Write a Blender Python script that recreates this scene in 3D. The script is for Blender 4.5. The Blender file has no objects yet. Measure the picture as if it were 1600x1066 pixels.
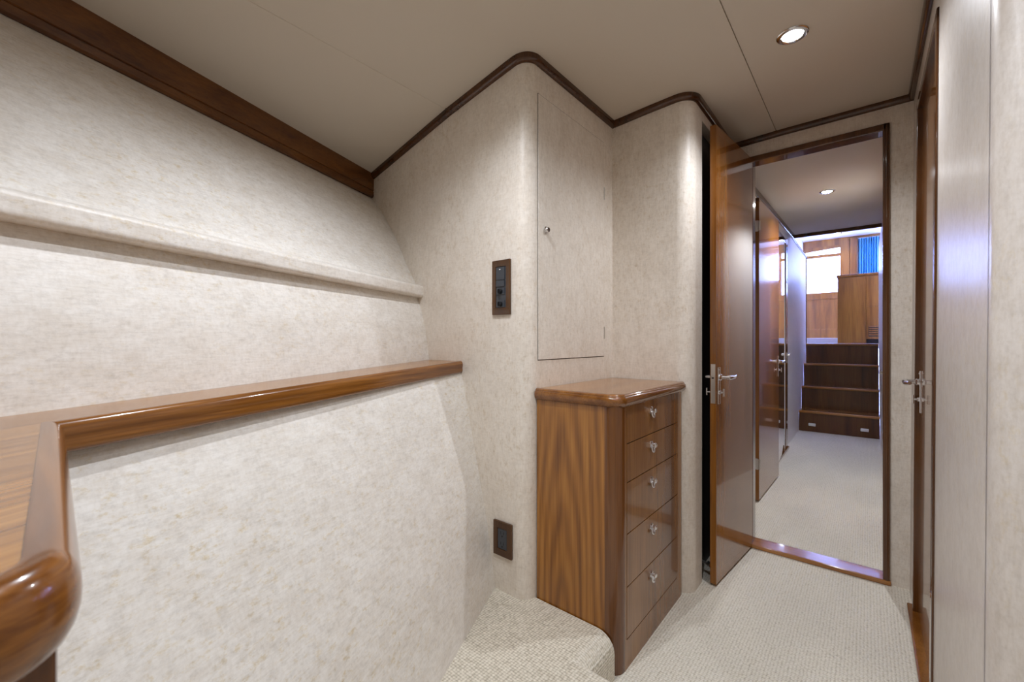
import bpy, bmesh, math, random
from mathutils import Vector, Matrix
random.seed(7)
PI = math.pi
S = bpy.context.scene
COL = S.collection

# ------------------------------------------------------------------ materials
def new_mat(name):
    m = bpy.data.materials.new(name); m.use_nodes = True
    nt = m.node_tree
    b = nt.nodes['Principled BSDF']
    return m, nt, b

def plain(name, col, rough=0.5, metal=0.0, spec=0.5, coat=0.0, emit=None, estr=0.0):
    m, nt, b = new_mat(name)
    b.inputs['Base Color'].default_value = (*col, 1)
    b.inputs['Roughness'].default_value = rough
    b.inputs['Metallic'].default_value = metal
    b.inputs['Specular IOR Level'].default_value = spec
    b.inputs['Coat Weight'].default_value = coat
    b.inputs['Coat Roughness'].default_value = 0.06
    if emit:
        b.inputs['Emission Color'].default_value = (*emit, 1)
        b.inputs['Emission Strength'].default_value = estr
    return m

def N(nt, kind, **kw):
    n = nt.nodes.new(kind)
    for k, v in kw.items():
        setattr(n, k, v)
    return n

def ramp(nt, stops):
    r = nt.nodes.new('ShaderNodeValToRGB')
    e = r.color_ramp.elements
    while len(e) < len(stops):
        e.new(0.5)
    for i, (p, c) in enumerate(stops):
        e[i].position = p; e[i].color = (*c, 1)
    return r

def mapped(nt, scale, loc=(0, 0, 0), rot=(0, 0, 0), yaw=0.0):
    tc = N(nt, 'ShaderNodeTexCoord'); mp = N(nt, 'ShaderNodeMapping')
    mp.inputs['Scale'].default_value = scale
    mp.inputs['Location'].default_value = loc
    mp.inputs['Rotation'].default_value = rot
    if yaw:
        vr = N(nt, 'ShaderNodeVectorRotate', rotation_type='Z_AXIS'); vr.inputs['Angle'].default_value = yaw
        nt.links.new(tc.outputs['Object'], vr.inputs['Vector']); nt.links.new(vr.outputs[0], mp.inputs['Vector'])
    else:
        nt.links.new(tc.outputs['Object'], mp.inputs['Vector'])
    return mp.outputs['Vector']

def noise(nt, vec, scale=1.0, detail=4, rough=0.55, dist=0.0):
    n = N(nt, 'ShaderNodeTexNoise')
    n.inputs['Scale'].default_value = scale
    n.inputs['Detail'].default_value = detail
    n.inputs['Roughness'].default_value = rough
    n.inputs['Distortion'].default_value = dist
    nt.links.new(vec, n.inputs['Vector'])
    return n

def mixc(nt, mode, fac, a, b):
    m = N(nt, 'ShaderNodeMix', data_type='RGBA', blend_type=mode)
    for sock, v in ((m.inputs[0], fac), (m.inputs[6], a), (m.inputs[7], b)):
        if hasattr(v, 'is_linked') or isinstance(v, bpy.types.NodeSocket):
            nt.links.new(v, sock)
        elif isinstance(v, (int, float)):
            sock.default_value = v
        else:
            sock.default_value = (*v, 1)
    return m.outputs[2]

def teak(name, axis='z', tone=(1, 1, 1), rough=0.22, coat=0.5, across=9.0, along=0.55, seed=0.0, ring=None, contrast=1.0, spec=0.4, yaw=0.0):
    """varnished teak, grain along the given axis; ring = centre of a cathedral figure (object space)"""
    m, nt, b = new_mat(name)
    sc = {'x': (along, across, across), 'y': (across, along, across), 'z': (across, across, along), 'h': (along, across * 0.25, across)}[axis]
    v = mapped(nt, sc, (seed, seed * 1.7, seed * 0.6), yaw=yaw)
    n1 = noise(nt, v, 1.0, 5, 0.6, 0.5)
    fac = n1.outputs['Fac']
    if ring:
        rs = {'x': (0.11, 1, 1), 'y': (1, 0.11, 1), 'z': (1, 1, 0.11)}[axis]
        mp = mapped(nt, rs, tuple(-ring[i] * rs[i] for i in range(3)))
        w = N(nt, 'ShaderNodeTexWave', wave_type='RINGS', rings_direction='SPHERICAL', wave_profile='SIN')
        w.inputs['Scale'].default_value = 13.0
        w.inputs['Distortion'].default_value = 4.0
        w.inputs['Detail'].default_value = 3.0
        w.inputs['Detail Scale'].default_value = 1.3
        nt.links.new(mp, w.inputs['Vector'])
        mx = N(nt, 'ShaderNodeMix', data_type='FLOAT')
        mx.inputs[0].default_value = 0.16
        nt.links.new(fac, mx.inputs[2]); nt.links.new(w.outputs['Fac'], mx.inputs[3])
        fac = mx.outputs[0]
    t = tone
    def c(r, g, bb): return (r * t[0], g * t[1], bb * t[2])
    k = contrast
    r = ramp(nt, [(0.30 - 0.05 * k, c(0.10, 0.032, 0.009)), (0.42, c(0.245, 0.098, 0.020)),
                  (0.55, c(0.335, 0.144, 0.030)), (0.72, c(0.43, 0.20, 0.046))])
    nt.links.new(fac, r.inputs[0])
    sc2 = {'x': (5, 220, 220), 'y': (220, 5, 220), 'z': (220, 220, 5), 'h': (5, 60, 300)}[axis]
    n2 = noise(nt, mapped(nt, sc2, yaw=yaw), 1.0, 2, 0.5)
    r2 = ramp(nt, [(0.35, (0.70, 0.66, 0.62)), (0.6, (1, 1, 1))])
    nt.links.new(n2.outputs['Fac'], r2.inputs[0])
    colr = mixc(nt, 'MULTIPLY', 0.75, r.outputs[0], r2.outputs[0])
    nt.links.new(colr, b.inputs['Base Color'])
    b.inputs['Roughness'].default_value = rough
    b.inputs['Specular IOR Level'].default_value = spec
    b.inputs['Coat Weight'].default_value = coat
    b.inputs['Coat Roughness'].default_value = 0.05
    return m

def vinyl(name, stretch, c1=(0.815, 0.782, 0.742), c2=(0.66, 0.545, 0.34), rough=0.42, amount=1.0, spec=0.42):
    """cream faux-parchment wall covering with fine threads and brownish flecks"""
    m, nt, b = new_mat(name)
    # broad cloudy tint
    n0 = noise(nt, mapped(nt, tuple(2.2 if s > 1 else 1.6 for s in stretch)), 1.0, 3, 0.6, 0.4)
    r0 = ramp(nt, [(0.35, tuple(a * 0.955 for a in c1)), (0.62, c1)])
    nt.links.new(n0.outputs['Fac'], r0.inputs[0])
    # mottled streaky flecks
    n1 = noise(nt, mapped(nt, tuple(s * 62 for s in stretch)), 1.0, 5, 0.75, 0.2)
    r1 = ramp(nt, [(0.53, (0, 0, 0)), (0.70, (1, 1, 1))])
    nt.links.new(n1.outputs['Fac'], r1.inputs[0])
    n3 = noise(nt, mapped(nt, (3.1, 3.1, 3.1), (4, 2, 9)), 1.0, 2, 0.5)
    r3 = ramp(nt, [(0.36, (0.12, 0.12, 0.12)), (0.60, (1, 1, 1))])
    nt.links.new(n3.outputs['Fac'], r3.inputs[0])
    mk = mixc(nt, 'MULTIPLY', 1.0, r1.outputs[0], r3.outputs[0])
    sc = N(nt, 'ShaderNodeMath', operation='MULTIPLY'); sc.inputs[1].default_value = 0.85 * amount
    nt.links.new(mk, sc.inputs[0])
    base = mixc(nt, 'MIX', sc.outputs[0], r0.outputs[0], c2)
    # small pale patches
    n4 = noise(nt, mapped(nt, tuple(s * 58 for s in stretch), (7, 1, 3)), 1.0, 5, 0.78)
    r4 = ramp(nt, [(0.36, (0.82, 0.815, 0.81)), (0.52, (1.0, 1.0, 1.0))])
    nt.links.new(n4.outputs['Fac'], r4.inputs[0])
    base = mixc(nt, 'MULTIPLY', 0.7 * amount, base, r4.outputs[0])
    # threads
    n2 = noise(nt, mapped(nt, tuple(s * 190 if s > 1 else s * 45 for s in stretch)), 1.0, 3, 0.6)
    r2 = ramp(nt, [(0.32, (0.90, 0.885, 0.865)), (0.58, (1, 1, 1))])
    nt.links.new(n2.outputs['Fac'], r2.inputs[0])
    base = mixc(nt, 'MULTIPLY', 0.75, base, r2.outputs[0])
    # crossing weave threads and small soft clouds
    n6 = noise(nt, mapped(nt, tuple(s * 40 if s > 1 else s * 210 for s in stretch), (3, 5, 1)), 1.0, 3, 0.6)
    r6 = ramp(nt, [(0.34, (0.915, 0.90, 0.88)), (0.58, (1, 1, 1))])
    nt.links.new(n6.outputs['Fac'], r6.inputs[0])
    base = mixc(nt, 'MULTIPLY', 0.7, base, r6.outputs[0])
    n7 = noise(nt, mapped(nt, tuple(s * 15 for s in stretch), (1, 8, 2)), 1.0, 4, 0.65, 0.3)
    r7 = ramp(nt, [(0.38, (0.90, 0.875, 0.845)), (0.60, (1, 1, 1))])
    nt.links.new(n7.outputs['Fac'], r7.inputs[0])
    base = mixc(nt, 'MULTIPLY', 0.8 * amount, base, r7.outputs[0])
    nt.links.new(base, b.inputs['Base Color'])
    b.inputs['Roughness'].default_value = rough
    b.inputs['Specular IOR Level'].default_value = spec
    bp = N(nt, 'ShaderNodeBump'); bp.inputs['Strength'].default_value = 0.12; bp.inputs['Distance'].default_value = 0.002
    nt.links.new(n2.outputs['Fac'], bp.inputs['Height'])
    nt.links.new(bp.outputs[0], b.inputs['Normal'])
    return m

def carpet(name, tint=(1, 1, 1)):
    """loop pile berber: rows of round loops with darker gaps"""
    m, nt, b = new_mat(name)
    v = mapped(nt, (108, 128, 118), (0.3, 0.2, 0.1))
    nw = noise(nt, mapped(nt, (30, 30, 30)), 1.0, 2)
    add = N(nt, 'ShaderNodeVectorMath', operation='ADD')
    sub = N(nt, 'ShaderNodeVectorMath', operation='SCALE'); sub.inputs[3].default_value = 0.4
    nt.links.new(nw.outputs['Color'], sub.inputs[0])
    nt.links.new(v, add.inputs[0]); nt.links.new(sub.outputs[0], add.inputs[1])
    vo = N(nt, 'ShaderNodeTexVoronoi', feature='SMOOTH_F1')
    vo.inputs['Scale'].default_value = 1.0
    vo.inputs['Randomness'].default_value = 0.25
    vo.inputs['Smoothness'].default_value = 0.25
    nt.links.new(add.outputs[0], vo.inputs['Vector'])
    r = ramp(nt, [(0.25, (0.90, 0.855, 0.755)), (0.52, (0.80, 0.745, 0.63)), (0.80, (0.44, 0.395, 0.31))])
    nt.links.new(vo.outputs['Distance'], r.inputs[0])
    n1 = noise(nt, mapped(nt, (160, 160, 160)), 1.0, 3, 0.6)
    r1 = ramp(nt, [(0.3, (0.80, 0.79, 0.77)), (0.62, (1, 1, 1))])
    nt.links.new(n1.outputs['Fac'], r1.inputs[0])
    c = mixc(nt, 'MULTIPLY', 0.8, r.outputs[0], r1.outputs[0])
    n5 = noise(nt, mapped(nt, (2.5, 1.2, 1)), 1.0, 2, 0.5)
    r5 = ramp(nt, [(0.42, (0.90, 0.90, 0.90)), (0.58, (1, 1, 1))])
    nt.links.new(n5.outputs['Fac'], r5.inputs[0])
    c = mixc(nt, 'MULTIPLY', 0.8, c, r5.outputs[0])
    nt.links.new(c, b.inputs['Base Color'])
    b.inputs['Roughness'].default_value = 0.95
    b.inputs['Specular IOR Level'].default_value = 0.1
    bp = N(nt, 'ShaderNodeBump', invert=True); bp.inputs['Strength'].default_value = 0.8; bp.inputs['Distance'].default_value = 0.006
    nt.links.new(vo.outputs['Distance'], bp.inputs['Height'])
    nt.links.new(bp.outputs[0], b.inputs['Normal'])
    return m

M = {}
M['vinyl_v'] = vinyl('vinyl_bulkhead', (1.25, 1.25, 0.75), (0.82, 0.762, 0.685), (0.60, 0.48, 0.33), amount=0.75)
M['vinyl_h'] = vinyl('vinyl_hull', (0.8, 0.8, 1.5), (0.835, 0.808, 0.765), amount=0.95)
M['vinyl_r'] = vinyl('vinyl_side', (1.5, 0.9, 0.7), (0.73, 0.682, 0.635), amount=0.6, rough=0.34)
M['vinyl_hall'] = vinyl('vinyl_hall', (1.6, 1.6, 0.5), amount=0.4, rough=0.40)
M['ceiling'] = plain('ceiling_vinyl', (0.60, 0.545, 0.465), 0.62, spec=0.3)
M['carpet'] = carpet('carpet_loop')
M['teak_z'] = teak('teak_vertical', 'z')
M['teak_x'] = teak('teak_cross', 'x')
M['teak_y'] = teak('teak_length', 'y')
M['teak_side'] = teak('teak_chest_side', 'z', (1.06, 1.02, 0.85), across=17, ring=(-0.045, -0.268, 0.0), contrast=1.0)
M['teak_front'] = teak('teak_drawer', 'z', (0.80, 0.80, 0.90), across=7, along=0.7, seed=3.1, rough=0.26, coat=0.4)
M['teak_post'] = teak('teak_post', 'z', (0.50, 0.42, 0.42), across=5, seed=5.3, rough=0.2, coat=0.7)
M['teak_door'] = teak('teak_door', 'z', (0.85, 0.76, 0.64), across=6, along=0.35, seed=9.0, rough=0.18, coat=0.7, spec=0.3)
M['teak_edge'] = teak('teak_lipping', 'z', (0.78, 0.68, 0.45), across=5, seed=1.0, spec=0.3)
M['teak_shelf'] = teak('teak_shelf', 'y', (1.12, 1.15, 1.15), across=60, along=1.4, seed=2.0, rough=0.26, coat=0.35, yaw=-0.32)
M['teak_nose'] = teak('teak_nosing', 'y', (0.74, 0.66, 0.58), across=75, along=1.6, seed=2.7, rough=0.2, coat=0.45, yaw=-0.32)
M['teak_nosing_x'] = teak('teak_nosing_cross', 'h', (0.72, 0.62, 0.52), across=150, along=2.2, seed=2.2, rough=0.22, coat=0.4)
M['teak_mould'] = teak('teak_moulding', 'y', (0.72, 0.64, 0.56), across=14, along=0.9, seed=3.7, rough=0.16, coat=0.7)
M['teak_beam'] = teak('teak_beam', 'y', (0.42, 0.34, 0.28), across=20, along=0.5, seed=4.2, rough=0.28, coat=0.35)
M['teak_dark'] = teak('teak_dark_trim', 'z', (0.22, 0.17, 0.15), across=9, along=0.8, seed=6.0, rough=0.25, coat=0.5)
M['teak_frame'] = teak('teak_door_frame', 'z', (0.32, 0.25, 0.20), across=9, along=0.6, seed=6.4, rough=0.18, coat=0.8)
M['teak_stair'] = teak('teak_stair', 'z', (0.34, 0.28, 0.26), across=8, seed=8.0, rough=0.3, coat=0.3)
M['teak_tread'] = teak('teak_tread', 'x', (1.05, 1.0, 0.95), across=8, seed=8.5, rough=0.2, coat=0.6)
M['teak_salon'] = teak('teak_saloon', 'z', (0.95, 0.91, 0.70), across=8, seed=7.0, rough=0.3, coat=0.3)
M['teak_plate'] = teak('teak_plate', 'z', (0.26, 0.24, 0.24), across=16, seed=1.4, rough=0.3, coat=0.4)
M['chrome'] = plain('chrome', (0.80, 0.80, 0.82), 0.12, 1.0)
M['steel'] = plain('brushed_steel', (0.62, 0.60, 0.57), 0.32, 1.0)
M['plastic'] = plain('charcoal_plastic', (0.045, 0.050, 0.060), 0.38, spec=0.5)
M['black'] = plain('black_slot', (0.006, 0.006, 0.007), 0.6)
M['gap'] = plain('dark_gap', (0.03, 0.024, 0.018), 0.8)
M['recess'] = plain('recess_shade', (0.055, 0.052, 0.050), 0.6)  # dark colour paints in the deep shade behind the open door
M['white_plastic'] = plain('white_plastic', (0.80, 0.80, 0.80), 0.35)
M['white_paint'] = plain('white_headliner', (0.82, 0.82, 0.84), 0.5)
M['salon_carpet'] = plain('pale_carpet', (0.78, 0.77, 0.75), 0.9, spec=0.1)
M['mirror'] = plain('mirror_glass', (0.88, 0.89, 0.90), 0.015, 1.0)
M['lens'] = plain('lamp_lens', (0.9, 0.9, 0.9), 0.3, emit=(0.93, 0.96, 1.0), estr=60)
M['lens_salon'] = plain('lamp_lens_saloon', (0.9, 0.9, 0.9), 0.3, emit=(0.9, 0.95, 1.0), estr=25)

def blue_curtain():
    m, nt, b = new_mat('blue_curtain')
    b.inputs['Base Color'].default_value = (0.15, 0.42, 0.60, 1)
    b.inputs['Roughness'].default_value = 0.8
    tr = N(nt, 'ShaderNodeBsdfTranslucent'); tr.inputs[0].default_value = (0.20, 0.56, 0.76, 1)
    mx = N(nt, 'ShaderNodeMixShader'); mx.inputs[0].default_value = 0.22
    out = nt.nodes['Material Output']
    nt.links.new(b.outputs[0], mx.inputs[1]); nt.links.new(tr.outputs[0], mx.inputs[2])
    nt.links.new(mx.outputs[0], out.inputs[0])
    return m
def window_glass():
    m, nt, b = new_mat('window_glass')
    tr = N(nt, 'ShaderNodeBsdfTransparent'); tr.inputs[0].default_value = (0.95, 0.97, 1, 1)
    gl = N(nt, 'ShaderNodeBsdfGlossy'); gl.inputs['Roughness'].default_value = 0.02
    mx = N(nt, 'ShaderNodeMixShader'); mx.inputs[0].default_value = 0.06
    nt.links.new(tr.outputs[0], mx.inputs[1]); nt.links.new(gl.outputs[0], mx.inputs[2])
    nt.links.new(mx.outputs[0], nt.nodes['Material Output'].inputs[0])
    return m
M['curtain'] = blue_curtain()
M['glass'] = window_glass()

# ------------------------------------------------------------------ mesh builder
class MB:
    def __init__(self):
        self.bm = bmesh.new()
    def box(self, x0, x1, y0, y1, z0, z1, bev=0.0, seg=2):
        t = bmesh.new()
        bmesh.ops.create_cube(t, size=1.0)
        for v in t.verts:
            v.co = Vector((x0 + (v.co.x + 0.5) * (x1 - x0), y0 + (v.co.y + 0.5) * (y1 - y0), z0 + (v.co.z + 0.5) * (z1 - z0)))
        if bev > 0:
            bmesh.ops.bevel(t, geom=list(t.edges), offset=bev, segments=seg, profile=0.5, affect='EDGES')
        self.merge(t); return self
    def merge(self, t):
        me = bpy.data.meshes.new('tmp'); t.to_mesh(me); t.free()
        self.bm.from_mesh(me); bpy.data.meshes.remove(me)
    def prism(self, poly, axis, a0, a1, bev=0.0, seg=2):
        """poly: list of 2d points in the two other axes (xy for z, xz for y, yz for x)"""
        t = bmesh.new()
        def P(p, a):
            if axis == 'z': return (p[0], p[1], a)
            if axis == 'y': return (p[0], a, p[1])
            return (a, p[0], p[1])
        A = [t.verts.new(P(p, a0)) for p in poly]; B = [t.verts.new(P(p, a1)) for p in poly]
        n = len(poly)
        t.faces.new(A); t.faces.new(list(reversed(B)))
        for i in range(n):
            t.faces.new((A[i], B[i], B[(i + 1) % n], A[(i + 1) % n]))
        bmesh.ops.recalc_face_normals(t, faces=t.faces)
        if bev > 0:
            bmesh.ops.bevel(t, geom=list(t.edges), offset=bev, segments=seg, profile=0.5, affect='EDGES')
        self.merge(t); return self
    def loft(self, rings, closed=True, caps=True):
        """rings: list of equally long lists of points"""
        t = bmesh.new()
        R = [[t.verts.new(p) for p in r] for r in rings]
        n = len(R[0])
        for a, b in zip(R[:-1], R[1:]):
            for i in range(n if closed else n - 1):
                j = (i + 1) % n
                t.faces.new((a[i], b[i], b[j], a[j]))
        if caps and closed:
            t.faces.new(list(reversed(R[0]))); t.faces.new(R[-1])
        bmesh.ops.recalc_face_normals(t, faces=t.faces)
        self.merge(t); return self
    def tube(self, path, r, seg=12, caps=True):
        path = [Vector(p) for p in path]
        rad = r if isinstance(r, (list, tuple)) else [r] * len(path)
        rings = []
        up0 = None
        for i, p in enumerate(path):
            a = path[max(i - 1, 0)]; b = path[min(i + 1, len(path) - 1)]
            d = (b - a).normalized()
            if up0 is None:
                up0 = Vector((0, 0, 1)) if abs(d.z) < 0.9 else Vector((1, 0, 0))
            s = d.cross(up0).normalized(); u = s.cross(d).normalized(); up0 = u
            rings.append([tuple(p + s * math.cos(k * 2 * PI / seg) * rad[i] + u * math.sin(k * 2 * PI / seg) * rad[i]) for k in range(seg)])
        return self.loft(rings, True, caps)
    def lathe(self, prof, origin, axis, seg=24):
        """prof: list of (radius, height along axis)"""
        o = Vector(origin); ax = Vector(axis).normalized()
        s = ax.orthogonal().normalized(); u = ax.cross(s)
        rings = []
        for r, h in prof:
            r = max(r, 1e-5)
            rings.append([tuple(o + ax * h + s * math.cos(k * 2 * PI / seg) * r + u * math.sin(k * 2 * PI / seg) * r) for k in range(seg)])
        return self.loft(rings, True, True)
    def torus(self, c, axis, R, r, seg=28, rs=10):
        c = Vector(c); ax = Vector(axis).normalized(); s = ax.orthogonal().normalized(); u = ax.cross(s)
        rings = []
        for k in range(seg + 1):
            a = k * 2 * PI / seg; d = s * math.cos(a) + u * math.sin(a)
            rings.append([tuple(c + d * (R + r * math.cos(q * 2 * PI / rs)) + ax * r * math.sin(q * 2 * PI / rs)) for q in range(rs)])
        self.loft(rings, True, False)
        return self
    def sweep(self, path, prof, zf, closed_ends=True, span=None):
        """horizontal path of (x, y); prof of (n, z) with n to the right of travel; zf(x, y) gives the base height"""
        P = [Vector((p[0], p[1])) for p in path]
        rings = []
        for i, p in enumerate(P):
            d0 = (P[i] - P[i - 1]).normalized() if i > 0 else (P[1] - P[0]).normalized()
            d1 = (P[i + 1] - P[i]).normalized() if i < len(P) - 1 else d0
            n0 = Vector((d0.y, -d0.x)); n1 = Vector((d1.y, -d1.x))
            m = (n0 + n1).normalized(); k = 1.0 / max(m.dot(n0), 0.3)
            rings.append([(p.x + m.x * k * a, p.y + m.y * k * a, zf(p.x, p.y) + z) for a, z in prof])
        if span: rings = rings[span[0]:span[1]]
        return self.loft(rings, True, closed_ends)
    def wall(self, path, z0, ztop, thick, sub=None):
        """a wall of the given thickness behind (left of) a horizontal path; room side is on the right"""
        P = [Vector((p[0], p[1])) for p in path]
        rings = []
        for i, p in enumerate(P):
            d0 = (P[i] - P[i - 1]).normalized() if i > 0 else (P[1] - P[0]).normalized()
            d1 = (P[i + 1] - P[i]).normalized() if i < len(P) - 1 else d0
            n0 = Vector((d0.y, -d0.x)); n1 = Vector((d1.y, -d1.x))
            m = (n0 + n1).normalized(); k = 1.0 / max(m.dot(n0), 0.3)
            q = p - m * k * thick
            zt = ztop(p.x, p.y) if callable(ztop) else ztop
            rings.append([(p.x, p.y, z0), (p.x, p.y, zt), (q.x, q.y, zt), (q.x, q.y, z0)])
        return self.loft(rings, True, True)
    def map(self, f):
        for v in self.bm.verts: v.co = Vector(f(v.co))
        return self
    def build(self, name, mat, parent=None, world=False, sharp=38):
        bm = self.bm
        if world and parent is not None:
            o = Vector(parent.location)
            q = parent.parent
            while q is not None:
                o += Vector(q.location); q = q.parent
            for v in bm.verts: v.co -= o
        ca = math.radians(sharp)
        for f in bm.faces: f.smooth = True
        for e in bm.edges:
            if len(e.link_faces) == 2 and e.calc_face_angle(0) > ca: e.smooth = False
        me = bpy.data.meshes.new(name); bm.to_mesh(me); bm.free()
        me.materials.append(M[mat] if isinstance(mat, str) else mat)
        o = bpy.data.objects.new(name, me); COL.objects.link(o)
        wn = o.modifiers.new('weighted_normal', 'WEIGHTED_NORMAL'); wn.weight = 100; wn.keep_sharp = True
        if parent is not None: o.parent = parent
        return o

def tag(o, label, cat, group=None, kind=None):
    if label: o['label'] = label
    if cat: o['category'] = cat
    if group: o['group'] = group
    if kind: o['kind'] = kind
    return o
def thing(name, label, cat, loc=(0, 0, 0), rz=0.0, group=None, kind=None):
    o = bpy.data.objects.new(name, None); COL.objects.link(o)
    o.empty_display_size = 0.05
    o.location = loc; o.rotation_euler = (0, 0, rz)
    return tag(o, label, cat, group, kind)
def struct(name, mb, mat, label, cat, sharp=38):
    return tag(mb.build(name, mat, sharp=sharp), label, cat, kind='structure')
def lerp(a, b, t): return a + (b - a) * t
def arc(cx, cy, r, a0, a1, n=10):
    return [(cx + r * math.cos(math.radians(lerp(a0, a1, i / n))), cy + r * math.sin(math.radians(lerp(a0, a1, i / n)))) for i in range(n + 1)]

# ------------------------------------------------------------------ plan
EYE = 1.0
Y1 = 1.103          # face of the bulkhead beside the berth
XL = -0.862         # locker wall
Y3 = 1.715          # wall behind the chest
X4 = -0.525         # wall beside the open door
YD = 2.325          # aft bulkhead with the doorway
XR = 0.137          # starboard side wall
CEIL = [(-2.3, 1.680), (-1.773, 1.785), (-1.2425, 1.900), (-0.942, 1.951), (-0.862, 1.962), (-0.70, 1.972), (-0.50, 1.980), (-0.3, 1.985), (1.6, 1.985)]
def ceil(x, y=0):
    for (a, za), (b, zb) in zip(CEIL[:-1], CEIL[1:]):
        if a <= x <= b: return lerp(za, zb, (x - a) / (b - a))
    return 1.985
def lean(co):  # the side wall leans out very slightly
    return (co[0] + 0.0065 * (co[2] - 1.0), co[1], co[2])

# ------------------------------------------------------------------ ceiling, floors
prof = []
for x in [-2.2, -1.773, -1.5, -1.2505, -1.2495, -1.2455, -1.2445, -1.1, -0.942, -0.862, -0.70, -0.50, -0.3275, -0.327, -0.3245, -0.324, -0.1, 1.5]:
    z = ceil(x)
    if x in (-0.327, -0.3245): z += 0.006
    if x in (-1.2495, -1.2455): z += 0.0018
    prof.append((x, z))
poly = prof + [(1.5, 2.06), (-2.2, 2.06)]
struct('ceiling', MB().prism(poly, 'y', -0.75, 2.335), 'ceiling', 'cream vinyl cabin ceiling with two thin panel seams', 'ceiling')
struct('floor', MB().box(-2.2, 1.4, -0.75, 2.36, -0.06, 0.0), 'carpet', 'pale looped carpet on the lower cabin floor beside the chest', 'floor')

# raised carpeted step with a rounded nosing
r = 0.055
mb = MB()
def hull_foot(y): return lerp(-0.545, -1.012, y / Y1)
# upper step: runs along the hull, nosing faces the passage
rings = []
for y in (-0.69, 0.0, 0.5, 1.0, 1.05, 1.128, 1.1285, 1.148):
    hx = hull_foot(min(y, Y1)) - 0.035 if y > -0.1 else -0.56
    if y > 1.1282: hx = XL - 0.06
    sec = [(hx, 0.0), (-0.570, 0.0), (-0.570, 0.13 - r)] if y >= 0.2 else [(hx, 0.0), (-0.50, 0.0), (-0.50, 0.13 - r)]
    xe = sec[1][0]
    sec += [(xe - r + r * math.cos(a), 0.13 - r + r * math.sin(a)) for a in [math.radians(15 * i) for i in range(1, 7)]] + [(hx, 0.13)]
    rings.append([(x, y, z) for x, z in sec])
mb.loft([[(p[0], p[1], p[2]) for p in q] for q in rings if q[0][1] >= 0.2])
# wider part nearer the berth
pr2 = [(-0.69, 0.0), (1.005, 0.0), (1.005, 0.13 - 0.03)] + [(1.005 - 0.03 + 0.03 * math.cos(a), 0.13 - 0.03 + 0.03 * math.sin(a)) for a in [math.radians(15 * i) for i in range(1, 7)]] + [(-0.69, 0.13)]
mb.prism(pr2, 'x', -0.6249, -0.12)
tag(mb.build('carpeted_step', 'carpet'), 'raised step covered in cream looped carpet below the sloping hull panel', 'step', kind=None)

# ------------------------------------------------------------------ hull side (port): two guide sections, lofted
def hull_loft(far, near, y0=-0.45, y1=Y1 + 0.02, thick=0.04, n=6):
    rings = []
    for i in range(n + 1):
        y = lerp(y0, y1, i / n); t = y / Y1
        sec = [(lerp(nx, fx, t), y, lerp(nz, fz, t) + EYE) for (fx, fz), (nx, nz) in zip(far, near)]
        back = [(x - thick, yy, z) for x, yy, z in reversed(sec)]
        rings.append(sec + back)
    return MB().loft(rings, True, True)
def smooth_prof(pts, k=4):
    out = []
    for i in range(len(pts) - 1):
        p0 = pts[max(i - 1, 0)]; p1 = pts[i]; p2 = pts[i + 1]; p3 = pts[min(i + 2, len(pts) - 1)]
        for j in range(k):
            t = j / k
            out.append(tuple(0.5 * ((2 * p1[c]) + (-p0[c] + p2[c]) * t + (2 * p0[c] - 5 * p1[c] + 4 * p2[c] - p3[c]) * t * t + (-p0[c] + 3 * p1[c] - 3 * p2[c] + p3[c]) * t ** 3) for c in (0, 1)))
    out.append(pts[-1]); return out
up_far = smooth_prof([(-1.452, 0.215), (-1.465, 0.252), (-1.519, 0.324), (-1.578, 0.421), (-1.690, 0.571), (-1.780, 0.664), (-1.86, 0.72)])
up_near = smooth_prof([(-1.078, 0.215), (-1.090, 0.252), (-1.156, 0.334), (-1.232, 0.444), (-1.368, 0.620), (-1.480, 0.725), (-1.57, 0.785)])
struct('wall_left', hull_loft(up_far, up_near), 'vinyl_h', 'curved cream hull lining between the padded ledge and the dark beam', 'wall')
mid_far = smooth_prof([(-1.37, -0.105), (-1.371, -0.080), (-1.397, 0.056), (-1.432, 0.15), (-1.458, 0.21)])
mid_near = smooth_prof([(-0.99, -0.14), (-1.00, -0.112), (-1.03, 0.04), (-1.06, 0.14), (-1.083, 0.21)])
struct('wall_left.001', hull_loft(mid_far, mid_near), 'vinyl_h', 'cream hull lining between the wooden shelf and the padded ledge', 'wall')
low_far = smooth_prof([(-1.190, -0.095), (-1.168, -0.160), (-1.107, -0.398), (-1.054, -0.609), (-1.023, -0.762), (-1.004, -0.871)])
low_near = smooth_prof([(-0.885, -0.125), (-0.855, -0.195), (-0.735, -0.42), (-0.630, -0.63), (-0.568, -0.78), (-0.528, -0.871)])
struct('wall_left.002', hull_loft(low_far, low_near, y0=0.022), 'vinyl_h', 'sloping cream lower hull panel under the wooden shelf', 'wall')

# padded ledge along the hull
def led(y):
    t = y / Y1
    xf = lerp(-1.03, -1.407, t); zt = lerp(0.240, 0.229, t) + EYE; zb = lerp(0.194, 0.181, t) + EYE
    xb = xf - 0.052
    rr = 0.012
    pts = [(xb, zb)]
    pts += [(xf - rr + rr * math.cos(a), zb + rr + rr * math.sin(a)) for a in [math.radians(-90 + 22.5 * i) for i in range(5)]]
    pts += [(xf - rr + rr * math.cos(a), zt - rr + rr * math.sin(a)) for a in [math.radians(22.5 * i) for i in range(5)]]
    pts += [(xb, zt + 0.012)]
    return [(x, y, z) for x, z in pts]
tag(MB().loft([led(lerp(-0.45, Y1 + 0.005, i / 6)) for i in range(7)]).build('padded_ledge', 'vinyl_h'),
    'narrow padded cream ledge running along the curved hull lining', 'ledge')

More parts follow.
